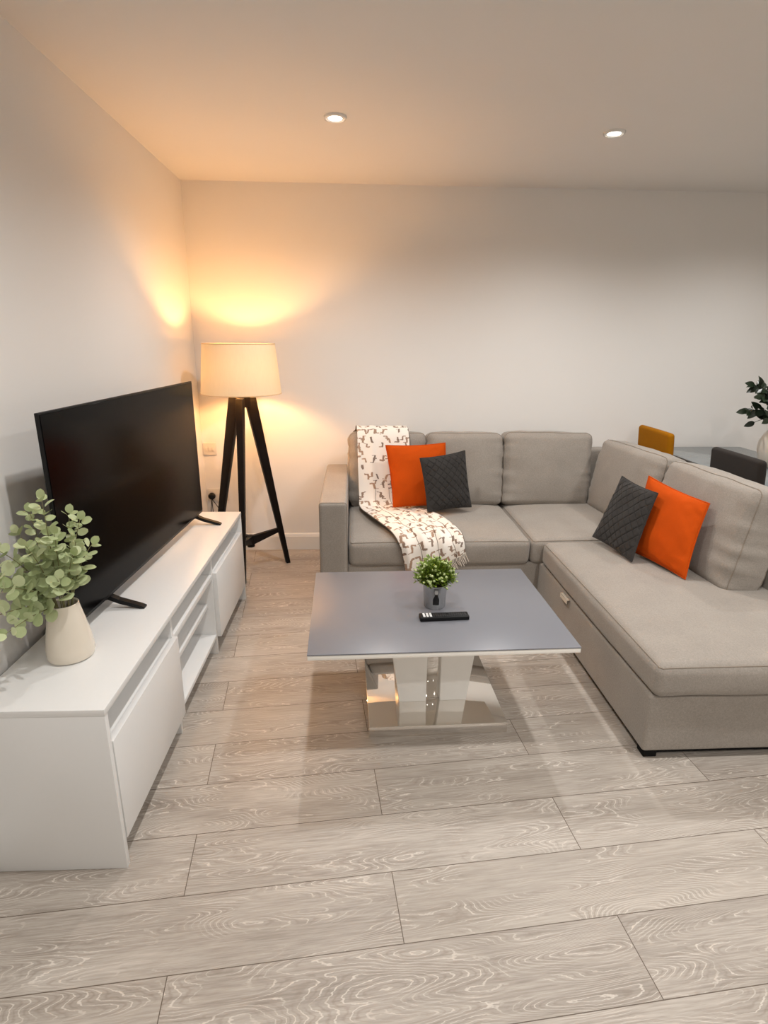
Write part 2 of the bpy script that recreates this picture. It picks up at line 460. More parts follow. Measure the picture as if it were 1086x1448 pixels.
for x, y, p in ((-0.08, -1.75, 6), (1.19, -1.75, 30), (2.45, -1.75, 30)):  # wide spots added behind the camera to lift ambient light on the walls
    fill_beam(x, y, p, 174, 0.5)

# ------------------------------------------------------------------ tv stand
ST = thing('tv_stand', 'long low white television bench with two drawers and open centre shelves', 'tv stand', (-0.6587, 1.3185, 0), math.radians(-0.547))
L_, D_, SH = 1.800, 0.362, 0.53
def sp(a, b, name, mat=M_white, bev=0.0012, parent=ST):
    return MB().box(a, b).build(name, mat, parent, local=True, bevel=bev, segs=2)
sp((-D_, 0, SH-0.02), (0.0, L_, SH), 'top_panel')
sp((-D_, 0.0, 0), (-0.001, 0.019, SH-0.02), 'side_panel')
sp((-D_, L_-0.019, 0), (-0.001, L_, SH-0.02), 'side_panel')
y1, y2 = 0.597, 1.185
sp((-D_+0.01, y1-0.009, 0), (-0.019, y1+0.009, SH-0.02), 'partition')
sp((-D_+0.01, y2-0.009, 0), (-0.019, y2+0.009, SH-0.02), 'partition')
sp((-D_, 0.019, 0.085), (-D_+0.008, L_-0.019, SH-0.02), 'back_panel', bev=0)
sp((-D_+0.008, 0.019, 0.396), (-0.021, y1-0.009, 0.412), 'shelf')
sp((-D_+0.008, y2+0.009, 0.396), (-0.021, L_-0.019, 0.412), 'shelf')
sp((-D_+0.008, y1+0.009, 0.388), (-0.019, y2-0.009, 0.412), 'shelf')
sp((-D_+0.008, y1+0.009, 0.244), (-0.048, y2-0.009, 0.264), 'shelf')
sp((-D_+0.008, y1+0.009, 0.085), (-0.019, y2-0.009, 0.105), 'bottom_panel')
sp((-D_+0.06, 0.019, 0.0), (-D_+0.075, L_-0.019, 0.085), 'plinth')
for a, b in ((0.022, y1-0.001), (y2+0.001, L_-0.022)):
    d = sp((-0.019, a, 0.088), (0.001, b, 0.416), 'drawer_front')
    dm = MB()
    dm.box((-D_+0.02, a+0.014, 0.10), (-0.0192, a+0.026, 0.36)); dm.box((-D_+0.02, b-0.026, 0.10), (-0.0192, b-0.014, 0.36))
    dm.box((-D_+0.02, a+0.0262, 0.10), (-0.0192, b-0.0262, 0.112))
    dm.build('drawer_box', M_white, d, local=True)

# ------------------------------------------------------------------ television
TVW, TVH, TVZ = 1.300, 0.676, 0.580
ta = math.radians(-3.4)
TV = thing('television', 'large black flat screen television standing on the white bench', 'television', (-0.886, 1.660, SH + 0.0004), ta)
z0 = TVZ - SH
b = 0.006
MB().box((-0.011, 0, z0), (0.0, TVW, z0+TVH)).build('casing', M_black, TV, local=True, bevel=0.002)
MB().box((-0.065, 0.22, z0+0.03), (-0.0115, TVW-0.22, z0+TVH*0.55)).build('rear_housing', M_black, TV, local=True, bevel=0.012)
MB().box((0.0002, b, z0+0.013), (0.0022, TVW-b, z0+TVH-b)).build('screen', M_screen, TV, local=True, bevel=0.0006, segs=1)
for fy in (0.268, 1.235):
    m = MB()
    hw = 0.012
    for s in (1, -1):
        pts = [(-0.015, 0.052), (-0.015 + s*0.04, 0.034), (-0.015 + s*0.112, 0.013), (-0.015 + s*0.128, 0.0065)]
        pb = [(-0.015, 0.034), (-0.015 + s*0.04, 0.018), (-0.015 + s*0.112, 0.0), (-0.015 + s*0.128, 0.0)]
        for i in range(3):
            q = [(pb[i][0], fy-hw, pb[i][1]), (pb[i+1][0], fy-hw, pb[i+1][1]), (pb[i+1][0], fy+hw, pb[i+1][1]), (pb[i][0], fy+hw, pb[i][1])]
            t = [(pts[i][0], fy-hw, pts[i][1]), (pts[i+1][0], fy-hw, pts[i+1][1]), (pts[i+1][0], fy+hw, pts[i+1][1]), (pts[i][0], fy+hw, pts[i][1])]
            m.hexa(q, t)
    o = m.build('foot', M_black, TV, local=True)
    bm = bmesh.new(); bm.from_mesh(o.data); bmesh.ops.remove_doubles(bm, verts=bm.verts, dist=1e-5); bmesh.ops.recalc_face_normals(bm, faces=bm.faces); bm.to_mesh(o.data); bm.free()

# ------------------------------------------------------------------ floor lamp
LX, LY = -0.682, 3.565
lamp = thing('floor_lamp', 'tripod floor lamp with dark wooden legs and glowing cream drum shade', 'floor lamp', (LX, LY, 0))
ZT, ZB = 1.432, 1.145
rt, rb = 0.211, 0.238
m = MB(); n = 72
m.lathe([(rb, ZB), (rb + (rt-rb)*0.5, (ZB+ZT)/2), (rt, ZT)], (LX, LY, 0), n, cap_bottom=False)
sh = m.build('lamp_shade', M_shade, lamp, smooth=True)
M_rim = plain('shade_rim', srgb(214, 188, 150), rough=0.8)
for r, z in ((rt, ZT), (rb, ZB)):
    MB().tube([(LX + r*math.cos(2*PI*k/n), LY + r*math.sin(2*PI*k/n), z) for k in range(n)], 0.0028, 6, closed=True).build('rim', M_rim, sh, smooth=True)
m = MB()
for k in range(3):
    a = 2*PI*k/3 + 0.5
    m.tube([(LX + 0.02*math.cos(a), LY + 0.02*math.sin(a), ZB+0.045), (LX + (rb-0.004)*math.cos(a), LY + (rb-0.004)*math.sin(a), ZB+0.03)], 0.002, 6)
m.tube([(LX + 0.021*math.cos(2*PI*k/20), LY + 0.021*math.sin(2*PI*k/20), ZB+0.045) for k in range(20)], 0.003, 6, closed=True)
m.build('shade_carrier', M_darkmetal, sh, smooth=True)
MB().lathe([(0.012, 1.085), (0.012, 1.135), (0.02, 1.14), (0.02, 1.225), (0.014, 1.231)], (LX, LY, 0), 20, cap_top=True).build('lamp_holder', M_darkmetal, lamp, smooth=True)
M_bulb = emit_mat('bulb_glow', (1.0, 0.52, 0.19), 640.0)
MB().lathe([(0.012, 1.232), (0.015, 1.25), (0.022, 1.275), (0.0235, 1.295), (0.019, 1.312), (0.010, 1.321), (0.0015, 1.324)], (LX, LY, 0), 24).build('light_bulb', M_bulb, lamp, smooth=True)
ZL = 1.118
feet = [(LX + 0.222, LY + 0.11), (LX - 0.262, LY + 0.095), (LX - 0.012, LY - 0.245)]
def leg_mesh(fx, fy):
    d = Vector((fx - LX, fy - LY, 0)); d.normalize(); s = Vector((-d.y, d.x, 0))
    top_c = Vector((LX, LY, ZL)) + d * 0.048; bot_c = Vector((fx, fy, 0))
    m = MB()
    # board tapering towards the foot, thicker across the spread direction at the top
    secs = [(0.0, 0.034, 0.020), (0.14, 0.032, 0.020), (1.0, 0.014, 0.013)]
    V = []
    for t, hd, hs in secs:
        c = top_c.lerp(bot_c, t)
        V += [c - d*hd - s*hs, c + d*hd - s*hs, c + d*hd + s*hs, c - d*hd + s*hs]
    Fq = []
    for i in range(2):
        for k in range(4):
            Fq.append((i*4+k, i*4+(k+1) % 4, (i+1)*4+(k+1) % 4, (i+1)*4+k))
    Fq += [(3, 2, 1, 0), (8, 9, 10, 11)]
    m.add(V, Fq)
    return m
for fx, fy in feet:
    leg_mesh(fx, fy).build('leg', M_wood_dark, lamp, bevel=0.003, segs=2)
MB().lathe([(0.050, 1.06), (0.050, 1.119), (0.044, 1.122), (0.0, 1.122)], (LX, LY, 0), 3).build('hub', M_wood_dark, lamp)
m = MB()
zb = 0.245
for fx, fy in feet:
    t = 1 - zb / ZL
    d = Vector((fx - LX, fy - LY, 0)); l = d.length; d.normalize()
    e = Vector((LX, LY, ZL)).lerp(Vector((fx, fy, 0)), t) ; e = Vector((LX, LY, zb)) + d * (l * t * 0.97)
    s = Vector((-d.y, d.x, 0)) * 0.010
    u = Vector((0, 0, 1))
    c = Vector((LX, LY, zb - 0.045))
    m.hexa([c - s*1.6 - u*0.03, e - s - u*0.014, e + s - u*0.014, c + s*1.6 - u*0.03], [c - s*1.6 + u*0.03, e - s + u*0.014, e + s + u*0.014, c + s*1.6 + u*0.03])
m.lathe([(0.024, zb-0.085), (0.026, zb-0.05), (0.022, zb-0.01)], (LX, LY, 0), 16, cap_top=True)
m.build('brace', M_wood_dark, lamp)
MB().lathe([(0.0, 0.001), (0.011, 0.0), (0.011, 0.006), (0.0, 0.006)], (0, 0, 0), 16, cap_bottom=False)

# ------------------------------------------------------------------ wall plates
def plate(name, cx, cz, w, h, label, cat):
    t = thing(name, label, cat, (cx, YB, cz))
    MB().box((cx-w/2, YB-0.009, cz-h/2), (cx+w/2, YB, cz+h/2)).build('face_plate', M_plate, t, bevel=0.003)
    return t
t = plate('wall_switch', -0.992, 0.735, 0.086, 0.086, 'square white switch plate on the back wall between television and lamp', 'switch')
for i in range(3):
    x = -0.992 - 0.022 + i*0.022
    MB().box((x-0.008, YB-0.0135, 0.735-0.014), (x+0.008, YB-0.0095, 0.735+0.014)).build('rocker', M_plate, t, bevel=0.0015)
t = plate('wall_socket', -0.958, 0.410, 0.146, 0.086, 'white double wall socket low on the back wall behind the lamp legs', 'socket')
for x in (-1.006, -0.910):
    MB().box((x-0.007, YB-0.0125, 0.431), (x+0.007, YB-0.0095, 0.445)).build('rocker', M_plate, t, bevel=0.0012)
m = MB()
for dx, dz, w, h in ((0, 0.012, 0.0035, 0.008), (-0.011, -0.006, 0.007, 0.0035), (0.011, -0.006, 0.007, 0.0035)):
    m.box((-0.925+dx-w/2, YB-0.0096, 0.405+dz-h/2), (-0.925+dx+w/2, YB-0.0090, 0.405+dz+h/2))
m.build('pin_slots', M_blackmat, t)
PX, PZ = -1.002, 0.403
t = thing('power_plug', 'round black plug with thin cables pushed into the white wall socket', 'plug', (PX, YB-0.009, PZ))
m = MB(); V = []
for r, y in ((0.024, 0.0), (0.024, 0.014), (0.021, 0.022), (0.012, 0.028), (0.0008, 0.029)):
    for k in range(24): V.append((PX + r*math.cos(2*PI*k/24), YB-0.0095-y, PZ + r*math.sin(2*PI*k/24)))
m.add(V, [(i*24+k, i*24+(k+1) % 24, (i+1)*24+(k+1) % 24, (i+1)*24+k) for i in range(4) for k in range(24)] + [tuple(range(24))])
m.build('plug_body', M_black, t, smooth=True)
for dx, sag in ((-0.016, 0.03), (0.003, 0.0), (0.075, 0.03)):
    pts = []
    for i in range(15):
        s = i/14
        pts.append((PX + dx*min(1, s*2.2)**1.3, YB - 0.025 + 0.006*s, PZ - 0.018 - 0.37*s**1.4))
    MB().tube(pts, 0.0028, 6).build('cable', M_cable, t, smooth=True)

# ------------------------------------------------------------------ soft forms
def lin(a, b, r, n):
    """coordinates from a to b, dense in the rounded ends"""
    e = [0, 0.12, 0.3, 0.55, 0.8, 1.0]
    out = [a + r*x for x in e]
    for i in range(1, n): out.append(a + r + (b - a - 2*r) * i / n)
    out += [b - r*x for x in reversed(e)]
    return out

class Soft:
    """rounded box, local x width, y length, z thickness; top (and bottom) crowned, sides bulged"""
    def __init__(s, hx, hy, hz, r, crown=0.03, crown_b=0.0, bulge=0.0, wr=0.0, wscale=6.0, seed=0, edge_wr=0.0, pinch=0.0, n=16):
        s.__dict__.update(locals())
    def deform(s, p):
        hx, hy, hz, r = s.hx, s.hy, s.hz, s.r
        p = Vector(p)
        q = Vector((max(-hx+r, min(hx-r, p.x)), max(-hy+r, min(hy-r, p.y)), max(-hz+r, min(hz-r, p.z))))
        d = p - q
        nrm = d.normalized() if d.length > 1e-9 else Vector((0, 0, 0))
        if d.length > 1e-9:
            p = q + nrm * r
        u, v, w = p.x/hx, p.y/hy, p.z/hz
        fu, fv, fw = max(0, 1-abs(u)**2.4), max(0, 1-abs(v)**2.4), max(0, 1-abs(w)**2)
        k = (fu*fv) ** 0.6
        if w > 0: p.z += s.crown * k * w
        else: p.z += s.crown_b * k * w
        p.x += s.bulge * fv * fw * max(-1, min(1, u*1.0)) * abs(u)**3
        p.y += s.bulge * fu * fw * max(-1, min(1, v*1.0)) * abs(v)**3
        if s.pinch:
            c = (abs(u)*abs(v))**6
            p.x *= 1 - s.pinch*0.0*c
        sd = Vector((s.seed*7.3, s.seed*3.1, s.seed*5.7))
        if s.wr:
            nn = noise.noise(p * s.wscale + sd)
            nn += 0.5*noise.noise(p * s.wscale*2.3 + sd)
            dirn = nrm if nrm.length > 0.1 else Vector((0, 0, 1 if w > 0 else -1))
            p = p + dirn * nn * s.wr
        if s.edge_wr:
            # gathers running in from the ends
            e = max(0, abs(u) - 0.55) / 0.45
            g = noise.noise(Vector((p.x*3, p.y*26, p.z*4)) + sd) + 0.4*noise.noise(Vector((p.x*6, p.y*60, 2)) + sd)
            dirn = nrm if nrm.length > 0.1 else Vector((0, 0, 1))
            p = p + dirn * g * e * s.edge_wr
        return p
    def mesh(s):
        hx, hy, hz, r = s.hx, s.hy, s.hz, s.r
        X = lin(-hx, hx, r, s.n); Y = lin(-hy, hy, r, s.n); Z = lin(-hz, hz, min(r, hz*0.98), 4)
        m = MB(); ids = {}
        def vid(i, j, k):
            key = (i, j, k)
            if key not in ids:
                ids[key] = len(m.v); m.v.append(s.deform((X[i], Y[j], Z[k])))
            return ids[key]
        nx, ny, nz = len(X)-1, len(Y)-1, len(Z)-1
        for i in range(nx):
            for j in range(ny):
                m.f.append((vid(i,j,nz), vid(i+1,j,nz), vid(i+1,j+1,nz), vid(i,j+1,nz)))
                m.f.append((vid(i,j,0), vid(i,j+1,0), vid(i+1,j+1,0), vid(i+1,j,0)))
        for i in range(nx):
            for k in range(nz):
                m.f.append((vid(i,0,k), vid(i+1,0,k), vid(i+1,0,k+1), vid(i,0,k+1)))
                m.f.append((vid(i,ny,k), vid(i,ny,k+1), vid(i+1,ny,k+1), vid(i+1,ny,k)))
        for j in range(ny):
            for k in range(nz):
                m.f.append((vid(0,j,k), vid(0,j,k+1), vid(0,j+1,k+1), vid(0,j+1,k)))
                m.f.append((vid(nx,j,k), vid(nx,j+1,k), vid(nx,j+1,k+1), vid(nx,j,k+1)))
        return m
    def seam(s, zf=1.0, rad=0.0026, push=0.0):
        """piping around the edge of the top face"""
        hx, hy, hz, r = s.hx, s.hy, s.hz, s.r
        z = hz*zf
        path = []
        def seg(a, b, n):
            for i in range(n):
                t = i/n; path.append((a[0]+(b[0]-a[0])*t, a[1]+(b[1]-a[1])*t, z))
        c = r*0.4
        seg((-hx+c, -hy), (hx-c, -hy), 40); seg((hx-c, -hy), (hx, -hy+c), 3); seg((hx, -hy+c), (hx, hy-c), 40); seg((hx, hy-c), (hx-c, hy), 3)
        seg((hx-c, hy), (-hx+c, hy), 40); seg((-hx+c, hy), (-hx, hy-c), 3); seg((-hx, hy-c), (-hx, -hy+c), 40); seg((-hx, -hy+c), (-hx+c, -hy), 3)
        return MB().tube([s.deform(p) for p in path], rad, 6, closed=True)

def xform(m, mat):
    m.v = [mat @ p for p in m.v]
    return m

def frame(origin, ex, ey, ez):
    ex, ey, ez = Vector(ex).normalized(), Vector(ey).normalized(), Vector(ez).normalized()
    return Matrix(((ex.x, ey.x, ez.x, origin[0]), (ex.y, ey.y, ez.y, origin[1]), (ex.z, ey.z, ez.z, origin[2]), (0, 0, 0, 1)))

# ------------------------------------------------------------------ corner sofa
SOFA = thing('corner_sofa', 'large taupe fabric corner sofa with chaise, standing against the back wall', 'sofa', (0.85, 3.0, 0))
collide = []
def soft_part(name, s, mat4, mat=M_sofa, seams=((1.0, True),), coll=True):
    m = xform(s.mesh(), mat4)
    o = m.build(name, mat, SOFA, smooth=True, angle=60)
    if coll: collide.append((list(m.v), list(m.f)))
    for zf, _ in seams:
        xform(s.seam(zf), mat4).build('piping', M_seam, o, smooth=True)
    return o
def at(x, y, z): return Matrix.Translation((x, y, z))
SX0 = -0.195
# bases
soft_part('base', Soft(0.56, 0.475, 0.115, 0.012, crown=0), at(SX0+0.155+0.56-0.005, 3.445, 0.150), seams=())
soft_part('chaise_base', Soft(0.450, 1.105, 0.117, 0.014, crown=0), at(1.485, 2.800, 0.151), seams=())
MB().box((-0.02, 3.0, 0.012), (1.02, 3.90, 0.036)).build('plinth', M_blackmat, SOFA)
MB().box((1.055, 1.72, 0.012), (1.91, 3.88, 0.035)).build('plinth', M_blackmat, SOFA)
for x, y in ((1.075, 1.735), (1.88, 1.735), (1.075, 2.9), (1.88, 3.84), (-0.11, 3.84), (-0.11, 2.99)):
    MB().box((x-0.025, y-0.025, 0.0), (x+0.025, y+0.025, 0.0335)).build('foot', M_blackmat, SOFA, bevel=0.003)
# arm on the left end
a = Soft(0.0755, 0.290, 0.50, 0.020, crown=0.004, wr=0.0012, n=14)
arm_m = frame((SX0+0.0755, 3.428, 0.342), (1, 0, 0), (0, 0, 1), (0, -1, 0))
soft_part('arm', a, arm_m, seams=((0.985, True),))
# back frames
soft_part('back_frame', Soft(0.985, 0.35, 0.055, 0.02, crown=0.0, n=16), frame((SX0+0.155+0.985, 3.866, 0.405), (1, 0, 0), (0, 0, 1), (0, -1, 0)), seams=())
soft_part('back_frame', Soft(0.80, 0.35, 0.062, 0.02, crown=0.0, n=16), frame((1.868, 3.008, 0.405), (0, -1, 0), (0, 0, 1), (-1, 0, 0)), seams=())
# seat cushions
SC = dict(r=0.035, wr=0.0035, wscale=5.0, bulge=0.008)
soft_part('seat_cushion', Soft(0.506, 0.425, 0.074, crown=0.034, seed=1, **SC), at(0.468, 3.372, 0.330))
soft_part('seat_cushion', Soft(0.410, 0.425, 0.074, crown=0.030, seed=2, **SC), at(1.388, 3.375, 0.330))
soft_part('chaise_cushion', Soft(0.455, 0.636, 0.064, r=0.034, crown=0.034, wr=0.003, wscale=4.0, bulge=0.006, seed=3, n=20), at(1.487, 2.305, 0.334))
# pale pull tab of the storage compartment
m = MB(); m.box((1.018, 2.485, 0.258), (1.0325, 2.575, 0.263)); m.box((1.018, 2.485, 0.240), (1.0215, 2.575, 0.263))
m.build('pull_tab', M_tab, SOFA, bevel=0.003)
# back cushions
BK = dict(r=0.042, crown=0.036, crown_b=0.01, bulge=0.012, wr=0.005, wscale=6.0, edge_wr=0.009, n=26)
def back_cushion(cx, cy, w, h, front, tilt, zb, th, seed, rolla=0.0):
    """front: unit xy direction the cushion faces"""
    fx, fy = front
    ex = Vector((-fy, fx, 0))            # viewer's right when facing the cushion
    tl = math.radians(tilt)
    fwd = Vector((fx, fy, 0))
    ez = fwd*math.cos(tl) + Vector((0, 0, math.sin(tl)))
    ey = Vector((0, 0, math.cos(tl))) - fwd*math.sin(tl)
    if rolla:
        ra = math.radians(rolla)
        ex, ey = ex*math.cos(ra) + ey*math.sin(ra), ey*math.cos(ra) - ex*math.sin(ra)
    o = Vector((cx, cy, zb)) - ez*(th/2) + ey*(h/2)
    s = Soft(w/2, h/2, th/2, seed=seed, **BK)
    return soft_part('back_cushion', s, frame(o, ex, ey, ez), seams=((0.80, True), (-0.80, True)))
back_cushion(0.212, 3.592, 0.500, 0.480, (0, -1), 10, 0.415, 0.165, 11)
back_cushion(0.715, 3.592, 0.498, 0.480, (0, -1), 10, 0.415, 0.165, 12)
back_cushion(1.262, 3.592, 0.585, 0.482, (0, -1), 10, 0.415, 0.165, 13, -1.0)
back_cushion(1.560, 3.285, 0.680, 0.462, (-math.cos(math.radians(5)), -math.sin(math.radians(5))), 10, 0.412, 0.175, 14)
back_cushion(1.588, 2.572, 0.720, 0.472, (-1, 0), 10.5, 0.410, 0.180, 15, 0.6)

# ------------------------------------------------------------------ throw blanket
allv = []; allf = []
for V, Fs in collide:
    b0 = len(allv); allv += V; allf += [tuple(i+b0 for i in f) for f in Fs]
bvh = BVHTree.FromPolygons(allv, allf)
def catmull(P, t):
    n_ = len(P)-1
    x = t*n_; i = min(int(x), n_-1); u = x-i
    p0, p1, p2, p3 = P[max(i-1, 0)], P[i], P[i+1], P[min(i+2, n_)]
    return 0.5*((2*p1) + (p2-p0)*u + (2*p0-5*p1+4*p2-p3)*u*u + (3*p1-p0-3*p2+p3)*u**3)
LE = [Vector(p) for p in ((0.000, 3.80, 0.82), (0.005, 3.76, 0.915), (0.012, 3.64, 0.90), (0.016, 3.57, 0.70), (0.022, 3.53, 0.50), (0.030, 3.46, 0.445), (0.095, 3.22, 0.46), (0.19, 3.00, 0.45), (0.235, 2.92, 0.40), (0.262, 2.915, 0.30), (0.285, 2.915, 0.16))]
RE = [Vector(p) for p in ((0.330, 3.80, 0.82), (0.335, 3.76, 0.915), (0.345, 3.64, 0.90), (0.355, 3.57, 0.70), (0.365, 3.53, 0.50), (0.400, 3.46, 0.445), (0.490, 3.30, 0.46), (0.555, 3.10, 0.455), (0.585, 2.98, 0.44), (0.595, 2.925, 0.405), (0.600, 2.915, 0.35))]
NU, NV = 44, 130
P = [[catmull(LE, j/NV).lerp(catmull(RE, j/NV), i/NU) for i in range(NU+1)] for j in range(NV+1)]
def push(p, d):
    co, nr, idx, dist = bvh.find_nearest(p)
    if co is None: return p
    sd = (p-co).dot(nr)
    if sd < d: return co + nr*d
    return p
for it in range(6):
    for j in range(NV+1):
        for i in range(NU+1):
            p = P[j][i]
            if 0 < j < NV:
                q = (P[j-1][i] + P[j+1][i])*0.5
                p = p.lerp(q, 0.4)
            fold = 0.5 + 0.5*math.sin(i/NU*PI*2*3.2 + 0.7*math.sin(j*0.05) + 0.4)
            amp = 0.004 + 0.010*max(0, min(1, (j/NV-0.42)*3))*1.7
            P[j][i] = push(p, 0.007 + amp*fold)
Q = [[None]*(NU+1) for j in range(NV+1)]
for j in range(NV+1):
    for i in range(NU+1):
        nr = bvh.find_nearest(P[j][i])[1]
        fold = (0.5 + 0.5*math.sin(i/NU*PI*2*3.6 + 0.9*math.sin(j*0.045) + 0.4))**2
        k = max(0, min(1, (j/NV-0.40)*4))
        Q[j][i] = P[j][i] + nr*(0.003 + 0.013*k)*fold
P = Q
m = MB(); uv = []
vlen = [0]
for j in range(1, NV+1): vlen.append(vlen[-1] + (P[j][NU//2]-P[j-1][NU//2]).length)
for j in range(NV+1):
    for i in range(NU+1):
        m.v.append(P[j][i]); uv.append((i/NU*0.37, vlen[j]))
for j in range(NV):
    for i in range(NU):
        a_ = j*(NU+1)+i
        m.f.append((a_, a_+1, a_+NU+2, a_+NU+1))
m.uv = uv
THROW = thing('throw_blanket', 'white fringed throw with small brown marks draped over the sofa back and seat', 'blanket', (0.30, 3.0, 0.42))
to = m.build('cloth', M_throw, THROW, smooth=True, angle=180)
md = to.modifiers.new('thickness', 'SOLIDIFY'); md.thickness = 0.004; md.offset = 0
m = MB()
for i in range(0, NU+1):
    p = P[NV][i]; back = (P[NV][i]-P[NV-3][i]).normalized()
    rr = random.Random(i)
    e = Vector((0.45 + rr.uniform(-.25, .25), -0.12, -0.8)).normalized()
    ln = rr.uniform(0.045, 0.06)
    pts = [p - back*0.004, p + back*ln*0.3 + Vector((0, -0.004, 0)), p + (back*0.4+e*0.6)*ln*0.7 + Vector((0, -0.006, 0)), p + (back*0.3+e*0.7)*ln + Vector((0, -0.006, 0))]
    m.tube(pts, [0.002, 0.0018, 0.0018, 0.0012], 5)
m.build('fringe', M_fringe, THROW, smooth=True)

# ------------------------------------------------------------------ scatter cushions
def pillow(name, corners, th, mat, label, group, quilt=False, seed=0):
    """corners: bottom-left, bottom-right, top-right, top-left as seen from the front"""
    bl, br, tr, tl = [Vector(c) for c in corners]
    nrm = (br-bl).cross(tl-bl).normalized()
    Nn = 120 if quilt else 40
    W = ((br-bl).length + (tr-tl).length)/2
    c0 = (bl+br)/2
    root = thing(name, label, 'cushion', (c0.x, c0.y, min(bl.z, br.z)), 0, group)
    m = MB()
    def base(u, v):
        # edges draw in slightly between the corners
        pu = u + (0.5-u)*0.05*(1-(2*v-1)**2)*abs(2*u-1)**2 * 1.0
        pv = v + (0.5-v)*0.05*(1-(2*u-1)**2)*abs(2*v-1)**2 * 1.0
        return bl*(1-pu)*(1-pv) + br*pu*(1-pv) + tr*pu*pv + tl*(1-pu)*pv
    def hgt(u, v):
        a = max(0, 1-abs(2*u-1)**2.3); b_ = max(0, 1-abs(2*v-1)**2.3)
        h = th*0.5*(a*b_)**0.55
        e = 1-(a*b_)**0.5
        h += 0.006*noise.noise(Vector((u*4+seed, v*4, seed)))*min(1, a*b_*4)
        h += 0.006*e*min(1, a*b_*6)*noise.noise(Vector((u*13, v*13+seed*3, seed)))
        if quilt:
            s_ = 0.155
            d1 = abs(((u+v)/s_/1.0) % 1.0 - 0.5)*2; d2 = abs(((u-v)/s_) % 1.0 - 0.5)*2
            g = max(0, (max(d1, d2)-0.80)/0.20)
            h -= 0.0075*g*g*min(1, a*b_*5)
        return h
    idx = {}
    for side in (1, -1):
        for j in range(Nn+1):
            for i in range(Nn+1):
                edge = i in (0, Nn) or j in (0, Nn)
                if edge and side == -1:
                    idx[(side, i, j)] = idx[(1, i, j)]; continue
                u, v = i/Nn, j/Nn
                # denser rows near the rim
                u = 0.5-0.5*math.cos(PI*u)*0.35 - 0.65*(0.5-u); v = 0.5-0.5*math.cos(PI*v)*0.35 - 0.65*(0.5-v)
                idx[(side, i, j)] = len(m.v)
                m.v.append(base(u, v) + nrm*side*(0 if edge else hgt(u, v)))
        for j in range(Nn):
            for i in range(Nn):
                q = (idx[(side,i,j)], idx[(side,i+1,j)], idx[(side,i+1,j+1)], idx[(side,i,j+1)])
                m.f.append(q if side == 1 else q[::-1])
    m.build('cover', mat, root, smooth=True, angle=180)
    path = [base(i/30, 0) for i in range(30)] + [base(1, i/30) for i in range(30)] + [base(1-i/30, 1) for i in range(30)] + [base(0, 1-i/30) for i in range(30)]
    MB().tube(path, 0.0032, 6, closed=True).build('piping', mat, root, smooth=True)
    return root
pillow('scatter_cushion', [(0.235, 3.412, 0.466), (0.600, 3.432, 0.462), (0.565, 3.542, 0.846), (0.190, 3.522, 0.834)], 0.098, M_orange,
       'plain orange square cushion leaning on the patterned throw at the left of the sofa', 'orange cushions on the sofa', seed=1)
pillow('scatter_cushion', [(0.430, 3.250, 0.480), (0.725, 3.412, 0.464), (0.680, 3.482, 0.808), (0.383, 3.320, 0.792)], 0.08, M_grey,
       'charcoal quilted cushion leaning in front of the left orange cushion beside the throw', 'charcoal quilted cushions on the sofa', True, 2)
pillow('scatter_cushion', [(1.388, 2.715, 0.442), (1.486, 2.322, 0.437), (1.582, 2.390, 0.772), (1.514, 2.815, 0.800)], 0.082, M_orange,
       'plain orange square cushion on the chaise side, right of a charcoal cushion', 'orange cushions on the sofa', seed=3)
pillow('scatter_cushion', [(1.292, 2.895, 0.444), (1.337, 2.530, 0.440), (1.456, 2.602, 0.764), (1.446, 2.965, 0.764)], 0.068, M_grey,
       'charcoal quilted cushion on the chaise side, left of the right orange cushion', 'charcoal quilted cushions on the sofa', True, 4)

# ------------------------------------------------------------------ coffee table
TX, TY, TA = -0.1647, 1.7070, math.radians(1.15)
TBL = thing('coffee_table', 'low coffee table with grey glass top and white pedestal on mirrored steel plate', 'coffee table', (TX, TY, 0), TA)
TW, TD = 0.943, 0.712
MB().box((0, 0, 0.445), (TW, TD, 0.450)).build('glass_top', M_glass, TBL, local=True, bevel=0.001, segs=2)
MB().box((0.001, 0.001, 0.428), (TW-0.001, TD-0.001, 0.4448)).build('top_board', M_whitegloss, TBL, local=True, bevel=0.0015, segs=2)
bx0, bx1, by0, by1 = 0.215, 0.752, 0.145, 0.69
MB().box((bx0, by0, 0), (bx1, by1, 0.045)).build('base_plate', M_chrome, TBL, local=True, bevel=0.0012, segs=2)
py0, py1 = 0.300, 0.560
def prism(xb, xt, name, mat, ya=py0, yb=py1):
    bot = [(xb[0], ya, 0.0452), (xb[1], ya, 0.0452), (xb[1], yb, 0.0452), (xb[0], yb, 0.0452)]
    top = [(xt[0], ya, 0.4278), (xt[1], ya, 0.4278), (xt[1], yb, 0.4278), (xt[0], yb, 0.4278)]
    return MB().hexa(bot, top).build(name, mat, TBL, local=True, bevel=0.0015, segs=2)
prism((0.345, 0.455), (0.292, 0.455), 'pedestal', M_pedestal)
prism((0.512, 0.620), (0.512, 0.668), 'pedestal', M_pedestal)
prism((0.4552, 0.5118), (0.4552, 0.5118), 'steel_spine', M_chrome, py0+0.02, py1-0.02)

